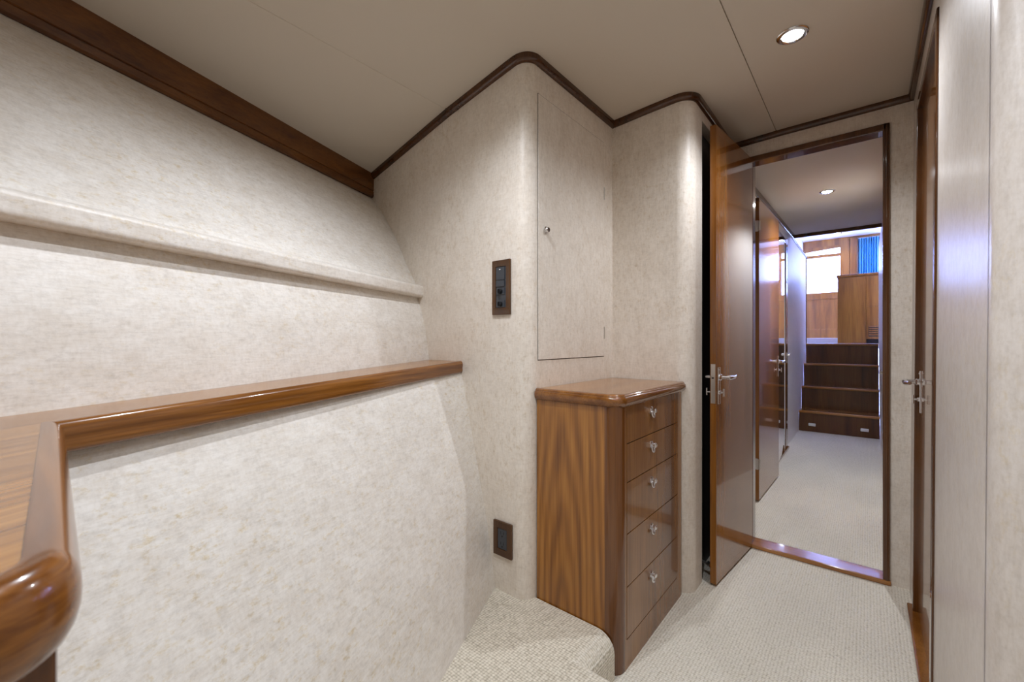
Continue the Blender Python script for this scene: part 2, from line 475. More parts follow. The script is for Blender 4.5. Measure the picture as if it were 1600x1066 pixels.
# dark beam between hull lining and ceiling
def beam(y):
    t = y / Y1
    xt, zt = lerp(-1.478, -1.775, t), lerp(0.853, 0.790, t) + EYE
    xb, zb = lerp(-1.482, -1.778, t), lerp(0.735, 0.677, t) + EYE
    b = 0.006
    h = zt - zb
    gx = lerp(xb, xt, 0.22); gz = lerp(zb, zt, 0.22)
    pts = [(xb - 0.10, zb), (xb - b, zb), (xb, zb + b), (gx, gz), (gx - 0.004, gz + 0.003), (gx, gz + 0.006), (xt, zt + 0.03), (xt - 0.10, zt + 0.03)]
    return [(x, y, z) for x, z in pts]
tag(MB().loft([beam(lerp(-0.45, Y1 + 0.005, i / 6)) for i in range(7)]).build('ceiling_beam', 'teak_beam'),
    'long dark brown wooden beam between the hull lining and ceiling', 'beam')

# ------------------------------------------------------------------ wooden shelf along the hull
def shz(x, y): return EYE - 0.114 + 0.034 * y
shelf = thing('wooden_shelf', 'glossy teak shelf along the hull turning at the near corner', 'shelf', (-1.0, 0.5, shz(0, 0.5) - 0.045))
mb = MB()
XI, YI = -0.854, 0.040       # inner corner
plan = [(-1.400, Y1 - 0.001), (-0.985, -0.05), (-0.88, -0.44), (-0.312, -0.44), (-0.312, -0.02), (-0.322, 0.0), (-0.34, 0.007), (XI - 0.009, YI - 0.009), (-1.192, Y1 - 0.001)]
top = [(x, y, shz(x, y)) for x, y in plan]; bot = [(x, y, shz(x, y) - 0.03) for x, y in plan]
t = bmesh.new()
A = [t.verts.new(p) for p in top]; B = [t.verts.new(p) for p in bot]
t.faces.new(A); t.faces.new(list(reversed(B)))
for i in range(len(A)): t.faces.new((A[i], B[i], B[(i + 1) % len(A)], A[(i + 1) % len(A)]))
bmesh.ops.recalc_face_normals(t, faces=t.faces)
mb.merge(t)
mb.build('shelf_top', 'teak_shelf', shelf, world=True)
nose = [(-0.0125, 0.0008), (-0.0115, 0.0016), (-0.004, 0.0015), (0.0, 0.0002), (0.0035, -0.0035), (0.0058, -0.009), (0.0064, -0.015), (0.0058, -0.020), (0.0046, -0.0235), (0.0046, -0.027), (0.0052, -0.033), (0.0044, -0.039), (0.001, -0.0435), (-0.004, -0.045), (-0.0125, -0.045)]
# nosing runs aft along the berth then round the near corner; the room is on the right of the path
p1 = [(-1.177, Y1 - 0.001), (XI, YI)]
p2 = [(XI, YI), (-0.338, 0.0165)] + arc(-0.338, -0.0185, 0.035, 88, 0, 12) + [(-0.303, -0.44)]
# path direction: towards the bow, so the room lies on the left: mirror the profile
noseL = [(-a, z) for a, z in nose]
# a two-point path with the mitre built in at the inner corner
full = p1 + p2[1:]
MB().sweep(full, noseL, shz, span=(0, 2)).build('edge_moulding', 'teak_nose', shelf, world=True, sharp=50)
noseR = [(0.0125, 0.0008), (0.0115, 0.0016), (0.003, 0.0016), (-0.001, 0.0002), (-0.0048, -0.0035), (-0.0078, -0.009), (-0.0094, -0.016), (-0.0098, -0.023), (-0.0094, -0.030), (-0.0076, -0.038), (-0.0045, -0.0445), (0.0, -0.0485), (0.005, -0.050), (0.0125, -0.050)]
MB().sweep(full, noseR, shz, span=(1, len(full))).build('edge_moulding', 'teak_nosing_x', shelf, world=True, sharp=50)

# cabinet below the near end of the shelf
cab = thing('berth_cabinet', 'cream and teak cabinet below the near shelf corner', 'cabinet', (-0.55, -0.2, 0.13))
MB().box(-0.50, -0.372, -0.44, 0.014, 0.131, 0.834).build('body', 'vinyl_v', cab, world=True)
MB().box(-0.384, -0.360, -0.022, 0.018, 0.131, 0.834, 0.003).build('corner_post', 'teak_post', cab, world=True)
MB().box(-0.374, -0.364, -0.44, -0.022, 0.131, 0.834, 0.002).build('front_panel', 'teak_z', cab, world=True)

# ------------------------------------------------------------------ bulkheads
pathA = [(-2.2, Y1)] + [(lerp(-1.9, -1.0, i / 8), Y1) for i in range(9)] + arc(XL - 0.05, Y1 + 0.05, 0.05, -90, 0, 12) + [(XL, 1.4), (XL, Y3 + 0.02)]
struct('wall_back', MB().wall(pathA, 0.0, lambda x, y: ceil(x) + 0.01, 0.03), 'vinyl_v', 'cream bulkhead with a rounded corner carrying the switch panel and locker', 'wall', sharp=20)
RC = 0.06
pathB = [(XL - 0.02, Y3), (X4 - RC - 0.05, Y3)] + arc(X4 - RC, Y3 + RC, RC, -90, 0, 12) + [(X4, 1.85)]
mb = MB().wall(pathB, 0.0, lambda x, y: ceil(x) + 0.01, 0.05)
mb.box(X4 - 0.05, X4, 1.85, YD + 0.02, 1.915, ceil(X4) + 0.01)      # lintel over the recess
struct('wall_back.001', mb, 'vinyl_v', 'cream wall with a rounded corner behind the chest of drawers', 'wall', sharp=20)
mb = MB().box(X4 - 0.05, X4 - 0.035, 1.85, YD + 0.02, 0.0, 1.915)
struct('wall_back.002', mb, 'recess', 'recess behind the open door with its shade put into the dark colour', 'wall')
# aft bulkhead with doorway
DX0, DX1, DH = -0.425, 0.049, 1.866
poly = [(-0.56, 0), (DX0 - 0.02, 0), (DX0 - 0.02, DH + 0.02), (DX1 + 0.015, DH + 0.02), (DX1 + 0.015, 0), (0.20, 0), (0.20, 2.0), (-0.56, 2.0)]
struct('wall_back.003', MB().prism(poly, 'y', YD, YD + 0.05), 'vinyl_v', 'cream bulkhead around the doorway to the passage', 'wall')
# side wall with its door opening
RY0, RY1, RH = 1.58, 2.105, 1.835
poly = [(0.93, 0), (RY0 - 0.01, 0), (RY0 - 0.01, RH + 0.01), (RY1 + 0.01, RH + 0.01), (RY1 + 0.01, 0), (2.34, 0), (2.34, 2.0), (0.93, 2.0)]
mb = MB().prism(poly, 'x', XR, XR + 0.045)
pc = [(XR, 0.94)] + arc(XR + 0.05, 0.92, 0.05, 180, 270, 12) + [(1.35, 0.87)]
mb.wall(pc, 0.0, 2.0, 0.045)
mb.map(lean)
struct('wall_right', mb, 'vinyl_r', 'cream side wall with a rounded near corner and a narrow door', 'wall', sharp=20)
# parts of the cabin behind the camera
struct('wall_front', MB().box(-2.2, 1.4, -0.75, -0.70, 0.0, 2.02), 'vinyl_v', 'cream forward wall of the cabin behind the viewer', 'wall')
struct('wall_right.001', MB().box(1.30, 1.35, -0.75, 0.92, 0.0, 2.02), 'vinyl_h', 'cream starboard hull lining behind the viewer', 'wall')
# close the berth corner below and beyond the linings
struct('wall_left.003', MB().box(-2.24, -2.14, -0.75, Y1 + 0.05, -0.06, 2.04), 'vinyl_h', 'hidden hull side behind the linings', 'wall')

# crown trim under the ceiling
crown = [(0.0, 0.004), (0.0, -0.024), (0.009, -0.023), (0.015, -0.018), (0.018, -0.010), (0.018, 0.004)]
pt = [(-1.775, Y1)] + [(lerp(-1.7, -1.0, i / 6), Y1) for i in range(7)] + arc(XL - 0.05, Y1 + 0.05, 0.05, -90, 0, 12) + [(XL, 1.4), (XL, Y3)]
struct('trim_1', MB().sweep(pt, crown, lambda x, y: ceil(x)), 'teak_dark', 'dark wooden ceiling trim curving round the locker bulkhead', 'trim')
pt = [(XL + 0.012, Y3), (-0.7, Y3)] + arc(X4 - RC, Y3 + RC, RC, -90, 0, 12) + [(X4, 2.0), (X4, YD)]
struct('trim_2', MB().sweep(pt, crown, lambda x, y: ceil(x)), 'teak_dark', 'dark wooden ceiling trim curving round the wall above the chest', 'trim')
pt = [(X4 + 0.012, YD), (-0.3, YD), (XR + 0.006, YD)]
struct('trim_3', MB().sweep(pt, crown, lambda x, y: ceil(x)), 'teak_dark', 'dark wooden ceiling trim above the doorway', 'trim')
pt = [(XR + 0.006, YD - 0.012), (XR + 0.006, 0.94)] + arc(XR + 0.056, 0.92, 0.05, 180, 270, 8) + [(1.32, 0.87)]
struct('trim_4', MB().sweep(pt, crown, lambda x, y: ceil(x)), 'teak_dark', 'dark wooden ceiling trim along the side wall', 'trim')

# ------------------------------------------------------------------ locker door in the bulkhead
lk = thing('wall_locker', 'flush cream locker door with a chrome button lock in the bulkhead', 'locker door', (XL, 1.40, 0.936))
LY0, LY1, LZ0, LZ1 = 1.163, 1.632, 0.936, 1.846
MB().box(XL - 0.001, XL + 0.0006, LY0 - 0.0022, LY1 + 0.0022, LZ0 - 0.0028, LZ1 + 0.0022).build('frame_gap', 'gap', lk, world=True)
MB().box(XL - 0.001, XL + 0.0026, LY0, LY1, LZ0, LZ1, 0.0008).build('door', 'vinyl_v', lk, world=True)
ly, lz = 1.205, 1.387
bt = MB().lathe([(0.0125, 0.0), (0.0125, 0.003), (0.0105, 0.005), (0.0095, 0.005), (0.0095, 0.011), (0.008, 0.013), (0.0, 0.013)], (XL + 0.0026, ly, lz), (1, 0, 0)).build('lock_button', 'chrome', lk, world=True)
MB().box(XL + 0.0156, XL + 0.0160, ly - 0.001, ly + 0.001, lz - 0.004, lz + 0.004).build('key_slot', 'black', bt, world=True)
for z0 in (1.63, 1.035):
    MB().box(XL + 0.0005, XL + 0.0045, LY1 + 0.0005, LY1 + 0.005, z0 - 0.026, z0 + 0.026, 0.001).build('hinge', 'steel', lk, world=True)

# ------------------------------------------------------------------ switch panel and socket
def plate_frame(x0, x1, z0, z1, ix0, ix1, iz0, iz1, y, d):
    mb = MB()
    mb.box(x0, x1, y - d, y, iz1, z1, 0.0025); mb.box(x0, x1, y - d, y, z0, iz0, 0.0025)
    mb.box(x0, ix0, y - d, y, iz0 - 0.002, iz1 + 0.002, 0.0025); mb.box(ix1, x1, y - d, y, iz0 - 0.002, iz1 + 0.002, 0.0025)
    return mb
sw = thing('switch_panel', 'tall dark wooden switch panel with charcoal switches above the shelf end', 'switch panel', (-0.972, Y1, 1.091))
plate_frame(-1.013, -0.930, 1.091, 1.281, -0.995, -0.949, 1.116, 1.258, Y1, 0.009).build('frame', 'teak_plate', sw, world=True)
MB().box(-0.996, -0.948, Y1 - 0.006, Y1, 1.115, 1.259).build('insert', 'plastic', sw, world=True)
tp = MB().box(-0.993, -0.954, Y1 - 0.0095, Y1 - 0.005, 1.212, 1.256, 0.0012).build('rocker_switch', 'plastic', sw, world=True)
MB().box(-0.9775, -0.9725, Y1 - 0.0102, Y1 - 0.009, 1.246, 1.250, 0.0004).build('indicator', 'white_plastic', tp, world=True)
MB().box(-0.993, -0.954, Y1 - 0.0105, Y1 - 0.005, 1.188, 1.210, 0.0012).build('rocker_switch', 'plastic', sw, world=True)
for zc in (1.172, 1.128):
    k = MB().box(-0.993, -0.954, Y1 - 0.0085, Y1 - 0.005, zc - 0.011, zc + 0.013, 0.0012).build('dimmer', 'plastic', sw, world=True)
    MB().lathe([(0.0085, 0), (0.0085, 0.008), (0.007, 0.010), (0, 0.010)], (-0.972, Y1 - 0.0085, zc), (0, -1, 0), 20).box(-0.9735, -0.9705, Y1 - 0.024, Y1 - 0.018, zc - 0.007, zc + 0.007, 0.0005).build('knob', 'black', k, world=True)
so = thing('wall_socket', 'dark wooden framed double power socket low beside the chest', 'socket', (-0.965, Y1, 0.255))
plate_frame(-1.007, -0.923, 0.254, 0.374, -0.987, -0.945, 0.279, 0.349, Y1, 0.009).build('frame', 'teak_plate', so, world=True)
si = MB().box(-0.9865, -0.9455, Y1 - 0.0075, Y1, 0.2795, 0.3485, 0.0015).build('socket_insert', 'plastic', so, world=True)
for zc in (0.332, 0.296):
    o_ = MB().box(-0.973, -0.9712, Y1 - 0.0081, Y1 - 0.007, zc - 0.001, zc + 0.008)
    o_.box(-0.961, -0.9592, Y1 - 0.0081, Y1 - 0.007, zc - 0.001, zc + 0.008)
    o_.lathe([(0.003, 0), (0.003, 0.001), (0, 0.001)], (-0.966, Y1 - 0.0072, zc - 0.0075), (0, -1, 0), 14)
    o_.build('outlet_slots', 'black', si, world=True)

# ------------------------------------------------------------------ chest of drawers
CX0, CX1, CY0, CY1, CT = XL + 0.004, -0.560, 1.152, 1.702, 0.84
ch = thing('chest_of_drawers', 'teak chest of five drawers with ring pulls standing against the wall', 'chest of drawers', (-0.71, 1.42, 0.0))
PR = 0.045
MB().box(CX0, CX1 - PR, CY0, CY0 + 0.02, 0.0, CT - 0.035).build('side_panel', 'teak_side', ch, world=True)
MB().box(CX0, CX1 - 0.022, CY1 - 0.018, CY1, 0.0, CT - 0.035).build('side_panel', 'teak_z', ch, world=True)
MB().box(CX0, CX0 + 0.012, CY0 + 0.02, CY1 - 0.018, 0.0, CT - 0.035).build('back_panel', 'teak_z', ch, world=True)
post = [(CX1 - PR, CY0 + 0.03), (CX1 - PR, CY0)] + arc(CX1 - PR, CY0 + PR, PR, -90, 0, 12)[1:] + [(CX1 - 0.02, CY0 + PR)]
MB().prism(post, 'z', 0.0, CT - 0.035).build('corner_post', 'teak_post', ch, world=True, sharp=30)
DY0, DY1 = CY0 + 0.058, CY1 - 0.048
mb = MB().box(CX1 - 0.022, CX1, CY0 + PR, DY0 - 0.0018, 0.0, CT - 0.035)
mb.box(CX1 - 0.022, CX1, DY1 + 0.0018, CY1, 0.0, CT - 0.035)
mb.box(CX1 - 0.022, CX1, DY0 - 0.0018, DY1 + 0.0018, 0.0, 0.0885)
mb.build('face_frame', 'teak_front', ch, world=True)
MB().box(CX1 - 0.024, CX1 - 0.006, DY0 - 0.004, DY1 + 0.004, 0.0875, CT - 0.04).build('carcass_front', 'gap', ch, world=True)
lv = [0.0905, 0.249, 0.4105, 0.5675, 0.6865, 0.804]
first = None
for i in range(5):
    z0, z1 = lv[i] + 0.0014, lv[i + 1] - 0.0014
    d = MB().box(CX1 - 0.018, CX1 + 0.0006, DY0, DY1, z0, z1, 0.0008).build('drawer', 'teak_front', ch, world=True)
    zc = z1 - 0.036; yc = 1.396; xx = CX1 + 0.0006
    k = MB().lathe([(0.0125, 0), (0.0125, 0.0025), (0.010, 0.0045), (0.0055, 0.005), (0.0055, 0.010), (0.0085, 0.012), (0.0085, 0.016), (0.006, 0.0185), (0, 0.019)], (xx, yc, zc), (1, 0, 0)).build('ring_pull', 'chrome', d, world=True)
    mb = MB().torus((xx + 0.0075, yc, zc - 0.0125), (1, 0, 0.25), 0.0098, 0.0030).lathe([(0.0085, 0.0), (0.0085, 0.0016), (0.0, 0.0016)], (xx + 0.0062, yc, zc - 0.0125), (1, 0, 0.25), 20)
    mb.build('pull_ring', 'chrome', d, world=True)
# top with a bullnose edge, clipped corner
ov = 0.014
tplan = [(CX0, CY0 - 0.002), (CX1 - 0.030, CY0 - 0.002), (CX1 + 0.002, CY0 + 0.030), (CX1 + 0.002, CY1 + 0.008), (CX0, CY1 + 0.008)]
top = MB().prism(tplan, 'z', CT - 0.034, CT - 0.0005)
ct = top.build('top', 'teak_y', ch, world=True)
mold = [(-0.012, -0.001), (-0.004, 0.0012), (0.004, 0.000), (0.0085, -0.005), (0.0085, -0.0075), (0.0125, -0.0105), (0.0145, -0.018), (0.0135, -0.026), (0.009, -0.033), (0.003, -0.0385), (-0.012, -0.0385)]
mp = [(CX0, CY0), (CX1 - 0.033, CY0), (CX1, CY0 + 0.033), (CX1, CY1 + 0.010)]
MB().sweep(mp, mold, lambda x, y: CT).build('edge_moulding', 'teak_mould', ct, world=True, sharp=45)

# ------------------------------------------------------------------ lever handle set (local space: plate on the x = 0 plane, facing +x)
def lever_set(door, x, y, z, out, along, lever=0.085, name='lever_handle'):
    """plate at (x, y, z); out = +-1 facing in x; along = +-1 direction of the lever in y"""
    o = out
    def bx(mb, x0, x1, *a, **k): mb.box(min(x + o * x0, x + o * x1), max(x + o * x0, x + o * x1), *a, **k); return mb
    pl = MB(); bx(pl, 0, 0.005, y - 0.012, y + 0.012, z - 0.110, z + 0.040, bev=0.002)
    pl.lathe([(0.003, 0), (0.003, 0.0015), (0, 0.002)], (x + o * 0.005, y, z + 0.030), (o, 0, 0), 12)
    p = pl.build('lock_plate', 'chrome', door)
    L = MB().lathe([(0.013, 0), (0.013, 0.006), (0.010, 0.009), (0.008, 0.010), (0.008, 0.04)], (x + o * 0.005, y, z), (o, 0, 0), 20)
    xs = x + o * 0.042
    pts = [(xs - o * 0.002, y - along * 0.004, z), (xs, y + along * 0.012, z), (xs, y + along * lever * 0.55, z - 0.001), (xs - o * 0.002, y + along * lever * 0.8, z), (xs - o * 0.006, y + along * lever, z + 0.002)]
    L.tube(pts, [0.0095, 0.0095, 0.0085, 0.0075, 0.006], 14)
    L.build(name, 'chrome', door)
    K = MB().lathe([(0.0085, 0), (0.0085, 0.004), (0.004, 0.006), (0.004, 0.014)], (x + o * 0.005, y, z - 0.062), (o, 0, 0), 16)
    bx(K, 0.018, 0.024, y - 0.004, y + 0.004, z - 0.078, z - 0.046, bev=0.0018)
    K.build('thumb_turn', 'chrome', door)

# ------------------------------------------------------------------ open door of the cabin
d1 = thing('door_1', 'open glossy teak door folded back beside the passage doorway', 'door', (-0.424, 2.312, 0.0), math.radians(-5.5), kind='structure')
W, TH, H0, H1 = 0.466, 0.024, 0.010, 1.880
MB().box(-TH + 0.0012, -0.0002, -W + 0.002, 0, H0, H1, 0.0015).build('leaf', 'teak_door', d1)
MB().box(-TH, 0.0, -W - 0.004, -W + 0.002, H0, H1, 0.0008).build('edge_lipping', 'teak_edge', d1)
MB().box(-TH + 0.003, -0.003, -W - 0.0055, -W - 0.003, 0.745, 0.905, 0.001).box(-0.016, -0.008, -W - 0.0065, -W - 0.005, 0.852, 0.862).build('strike_plate', 'steel', d1)
MB().box(-0.017, -0.008, -W - 0.0062, -W - 0.0054, 0.846, 0.857).build('latch_slot', 'black', d1)
lever_set(d1, 0.0, -W + 0.020, 0.852, 1, 1, 0.095)
MB().tube([(-TH, -W + 0.012, 0.852), (-TH - 0.018, -W + 0.012, 0.852), (-TH - 0.022, -W + 0.03, 0.852)], [0.007, 0.007, 0.006], 12).build('lever_handle', 'chrome', d1)
MB().tube([(-TH, -W + 0.010, 0.790), (-TH - 0.016, -W + 0.010, 0.790)], 0.0035, 10).box(-TH - 0.020, -TH - 0.015, -W + 0.006, -W + 0.014, 0.776, 0.806, 0.0015).build('thumb_turn', 'chrome', d1)

ds = thing('door_stop', 'small chrome door stop low on the wall behind the open door', 'door stop', (X4 - 0.03, 1.90, 0.064))
MB().lathe([(0.017, 0), (0.017, 0.004), (0.007, 0.007), (0.006, 0.05)], (X4 - 0.035, 1.90, 0.066), (1, -0.25, -0.04), 18).build('stem', 'steel', ds, world=True)
MB().lathe([(0.011, 0), (0.011, 0.012), (0.007, 0.015), (0, 0.015)], (X4 + 0.0125, 1.888, 0.064), (1, -0.25, -0.04), 18).build('bumper', 'chrome', ds, world=True)

# frame of the passage doorway
fr = MB()
fy0, fy1 = YD - 0.014, YD + 0.062
fr.box(DX1, DX1 + 0.022, fy0, YD + 0.02, 0.0, DH + 0.028, 0.004, 3).box(DX1 + 0.006, DX1 + 0.02, YD, fy1, 0.0, DH + 0.02, 0.002)
fr.box(DX0 - 0.020, DX0, fy0 + 0.013, fy1, 0.0, DH + 0.028, 0.004, 3)
fr.box(DX0 - 0.020, DX1 + 0.022, fy0, fy1, DH, DH + 0.028, 0.004, 3)
fr.box(DX1 + 0.008, DX1 + 0.017, fy0 - 0.003, fy0 + 0.003, 0.0, DH + 0.02, 0.0025)
struct('trim_5', fr, 'teak_frame', 'dark varnished frame round the passage doorway', 'door frame')
MB_s = MB().box(DX0 - 0.02, DX1 + 0.026, YD - 0.020, YD + 0.075, 0.0, 0.020, 0.005, 3)
struct('trim_6', MB_s, teak('teak_sill', 'x', (1.15, 1.1, 0.95), across=9, rough=0.14, coat=1.0), 'orange teak threshold of the passage doorway', 'threshold')

# ------------------------------------------------------------------ narrow door in the side wall
d2 = thing('door_2', 'closed narrow door in the side wall with chrome lever', 'door', (XR + 0.012, 1.84, 0.0), kind='structure')
LX = XR + 0.009
mbl = MB().box(LX, LX + 0.028, RY0 - 0.004, RY1 + 0.004, 0.022, RH + 0.004); mbl.map(lean)
leaf2 = mbl.build('leaf', 'teak_door', d2, world=True)
f2 = MB()
f2.box(XR - 0.005, XR + 0.04, RY0 - 0.036, RY0, 0.0, RH + 0.03, 0.003, 2)
f2.box(XR - 0.005, XR + 0.04, RY1, RY1 + 0.036, 0.0, RH + 0.03, 0.003, 2)
f2.box(XR - 0.005, XR + 0.04, RY0 - 0.036, RY1 + 0.036, RH, RH + 0.03, 0.003, 2)
f2.map(lean)
f2.build('door_frame', 'teak_frame', d2, world=True)
MB().box(XR - 0.024, XR + 0.035, RY0 - 0.05, RY1 + 0.06, 0.0, 0.022, 0.005, 3).build('threshold', 'teak_edge', d2, world=True)
hold = bpy.data.objects.new('x', None)
def lever_world(door, x, y, z, out, along, lever):
    before = set(COL.objects)
    lever_set(door, x - door.location.x, y - door.location.y, z - door.location.z, out, along, lever)
lever_world(d2, LX, RY1 - 0.030, 0.855, -1, -1, 0.11)
bpy.data.objects.remove(hold)

# ------------------------------------------------------------------ passage beyond the doorway
HX = [(2.37, -0.535), (3.7, -0.548)]
YE = 5.0            # end of the passage ceiling
def hceil(x, y): return lerp(1.965, 2.050, (y - 2.37) / (YE - 2.37))
struct('floor.001', MB().box(-1.0, 0.6, 2.36, 6.6, -0.06, 0.0), 'carpet', 'pale looped carpet of the passage floor', 'floor')
mb = MB().loft([[(-1.0, y, hceil(0, y)), (0.6, y, hceil(0, y)), (0.6, y, hceil(0, y) + 0.06), (-1.0, y, hceil(0, y) + 0.06)] for y in (2.375, YE)])
struct('ceiling.001', mb, 'ceiling', 'cream passage ceiling with one downlight', 'ceiling')
mb = MB()
mb.box(-0.64, -0.565, 2.37, 3.80, 0.0, 2.08)
mb.box(-0.64, -0.565, 3.80, 4.60, 1.93, 2.08)
struct('wall_left.004', mb, 'vinyl_hall', 'cream left wall of the passage above the doors', 'wall')
struct('wall_left.005', MB().box(-0.96, -0.586, 4.66, 6.40, 0.0, 2.045), 'vinyl_hall', 'cream wall beside the stairs lit blue by daylight', 'wall')
struct('wall_left.006', MB().box(-1.0, -0.62, 3.78, 4.70, 0.0, 2.10), 'gap', 'dark space behind the mirrored door', 'wall')
mb = MB().box(0.10, 0.16, 2.37, 6.40, 0.0, 2.08)
struct('wall_right.002', mb, 'vinyl_hall', 'cream right wall of the passage seen edge on', 'wall')
crown2 = [(0.0, 0.004), (0.0, -0.035), (0.010, -0.034), (0.016, -0.025), (0.018, 0.004)]
struct('trim_7', MB().sweep([(-0.565, 2.38), (-0.565, 4.0), (-0.565, YE)][::1], [(a, z) for a, z in crown2], hceil), 'teak_dark', 'dark wooden ceiling trim along the passage left wall', 'trim')
struct('trim_8', MB().box(-0.565, 0.10, YE - 0.004, YE + 0.016, 2.018, 2.07, 0.003).box(-0.60, -0.578, YE, 6.405, 2.040, 2.062, 0.003).box(-0.60, -0.577, 6.392, 6.410, 0.97, 2.06, 0.003), 'teak_dark', 'dark wooden edging where the passage ceiling ends above the stairs', 'trim')

# teak door standing along the passage
d3 = thing('door_3', 'glossy teak door nearest along the passage left side', 'door', (-0.5125, 2.993, 0.0), math.radians(-1.3), kind='structure')
MB().box(-0.0335, -0.0003, 0.001, 0.652, 0.012, 1.888, 0.0015).build('leaf', 'teak_door', d3)
MB().box(-0.034, 0.0, -0.005, 0.002, 0.012, 1.888, 0.0008).build('edge_lipping', 'teak_edge', d3)
for z in (1.715, 0.235):
    MB().box(-0.027, -0.004, -0.0075, -0.004, z - 0.034, z + 0.034, 0.001).tube([(0.002, -0.008, z - 0.03), (0.002, -0.008, z + 0.03)], 0.005, 10).build('hinge', 'steel', d3)
MB().box(-0.03, 0.001, -0.006, 0.03, 1.868, 1.890, 0.001).build('door_catch', 'teak_dark', d3)
lever_set(d3, 0.0, 0.615, 0.852, 1, -1, 0.10)

# mirrored door further along
d4 = thing('door_4', 'mirrored door further along the passage reflecting stairs and window', 'door', (-0.572, 4.53, 0.0), math.radians(2.9), kind='structure')
MB().box(-0.030, -0.003, -0.74, -0.001, 0.024, 1.885, 0.001).build('leaf', 'teak_door', d4)
MB().box(-0.003, 0.0, -0.738, -0.012, 0.03, 1.88).build('mirror', 'mirror', d4)
MB().box(-0.030, 0.002, -0.012, 0.0, 0.024, 1.885, 0.001).build('edge_strip', 'white_plastic', d4)
fr = MB().box(-0.625, -0.566, 4.553, 4.66, 0.0, 1.95, 0.003)
fr.box(-0.625, -0.568, 3.80, 4.62, 1.89, 1.95, 0.003)
struct('trim_9', fr, 'teak_frame', 'dark wooden frame of the mirrored door', 'door frame')
struct('trim_10', MB().box(-0.64, -0.555, 3.82, 4.68, 0.0, 0.022, 0.004), 'teak_edge', 'teak threshold under the mirrored door', 'threshold')
st = thing('latch_plate', 'small chrome latch plate on the frame beside the mirrored door', 'latch', (-0.566, 4.60, 0.87))
MB().box(-0.5662, -0.5625, 4.585, 4.625, 0.80, 0.90, 0.001).lathe([(0.012, 0), (0.012, 0.012), (0.008, 0.02), (0, 0.02)], (-0.5625, 4.605, 0.875), (1, 0, 0), 16).build('plate', 'chrome', st, world=True)
# door with a lever on the passage right wall, just past the doorway
d5 = thing('door_5', 'chrome lever of a door just past the doorway on the right', 'door', (0.098, 2.70, 0.0), kind='structure')
MB().box(-0.006, 0.004, -0.14, 0.45, 0.01, 1.87, 0.001).build('leaf', 'teak_door', d5)
lever_set(d5, -0.006, -0.06, 0.852, -1, 1, 0.08)

# ------------------------------------------------------------------ stairs up to the saloon
sx0, sx1 = -0.5845, 0.0985
st = thing('staircase', 'dark teak stairs of four steps at the end of the passage', 'stairs', (-0.24, 5.7, 0.0))
ny = [5.67, 5.90, 6.13, 6.36]; nz = [0.229, 0.482, 0.735, 0.970]
pz = 0.0
for i in range(4):
    yr = ny[i] + 0.022
    MB().box(sx0, sx1, yr, yr + 0.02, pz - 0.002 if i else 0.0, nz[i] - 0.026).build('riser', 'teak_stair', st, world=True)
    MB().box(sx0, sx1, ny[i], (ny[i + 1] + 0.04) if i < 3 else ny[i] + 0.10, nz[i] - 0.026, nz[i], 0.006, 3).build('tread', 'teak_tread', st, world=True)
    pz = nz[i]
for xc in (-0.465, -0.020):
    MB().box(xc - 0.033, xc + 0.033, 5.680, 5.694, 0.062, 0.094, 0.0065, 3).build('courtesy_light', 'white_plastic', st, world=True)

# ------------------------------------------------------------------ saloon
SF, SC = 0.97, 2.93
SX0, SX1, SY1 = -0.96, 2.3, 10.0
struct('floor.002', MB().box(SX0, SX1, 6.44, SY1 + 0.1, SF - 0.06, SF), 'salon_carpet', 'pale saloon floor at the top of the stairs', 'floor')
struct('floor.003', MB().box(SX0, -0.20, 7.4, SY1, SF, SF + 0.072, 0.01), 'salon_carpet', 'white raised floor strip below the saloon window', 'floor')
struct('ceiling.002', MB().box(SX0 - 0.1, SX1 + 0.1, YE - 0.06, SY1 + 0.1, SC, SC + 0.06), 'white_paint', 'white saloon ceiling beyond the stairs', 'ceiling')
struct('wall_left.007', MB().box(SX0 - 0.06, SX0, YE - 0.06, SY1 + 0.1, 0.9, SC), 'white_paint', 'white saloon left side wall', 'wall')
# right saloon side with a long window opening
poly = [(YE - 0.06, 0.9), (SY1 + 0.1, 0.9), (SY1 + 0.1, SC), (YE - 0.06, SC), (YE - 0.06, 2.6), (9.3, 2.6), (9.3, 1.75), (YE - 0.06, 1.75)]
mb = MB().box(SX1, SX1 + 0.06, YE - 0.06, SY1 + 0.1, 0.0, 1.75).box(SX1, SX1 + 0.06, YE - 0.06, SY1 + 0.1, 2.6, SC).box(SX1, SX1 + 0.06, 9.3, SY1 + 0.1, 1.75, 2.6).box(SX1, SX1 + 0.06, YE - 0.06, 6.4, 1.75, 2.6)
struct('wall_right.003', mb, 'teak_salon', 'teak saloon right side wall with a window', 'wall')
struct('wall_front.001', MB().box(SX0 - 0.06, SX1 + 0.06, YE - 0.06, YE, 2.10, SC).box(0.15, SX1 + 0.06, YE - 0.06, YE, 0.0, 2.12), 'white_paint', 'white saloon wall above the passage', 'wall')
struct('wall_right.004', MB().box(0.14, SX1, 6.28, 6.34, 0.0, SF), 'white_paint', 'hidden wall below the saloon floor', 'wall')
# back wall: openings for the window and the curtained window
WX0, WX1, WZ0, WZ1 = -0.92, -0.375, 1.912, 2.765
KX0, KX1 = -0.105, 0.75
mb = MB()
mb.box(SX0 - 0.06, SX1 + 0.06, SY1, SY1 + 0.06, 0.9, WZ0)
mb.box(SX0 - 0.06, SX1 + 0.06, SY1, SY1 + 0.06, WZ1, SC)
mb.box(SX0 - 0.06, WX0, SY1, SY1 + 0.06, WZ0, WZ1)
mb.box(WX1, KX0, SY1, SY1 + 0.06, WZ0, WZ1)
mb.box(KX1, SX1 + 0.06, SY1, SY1 + 0.06, WZ0, WZ1)
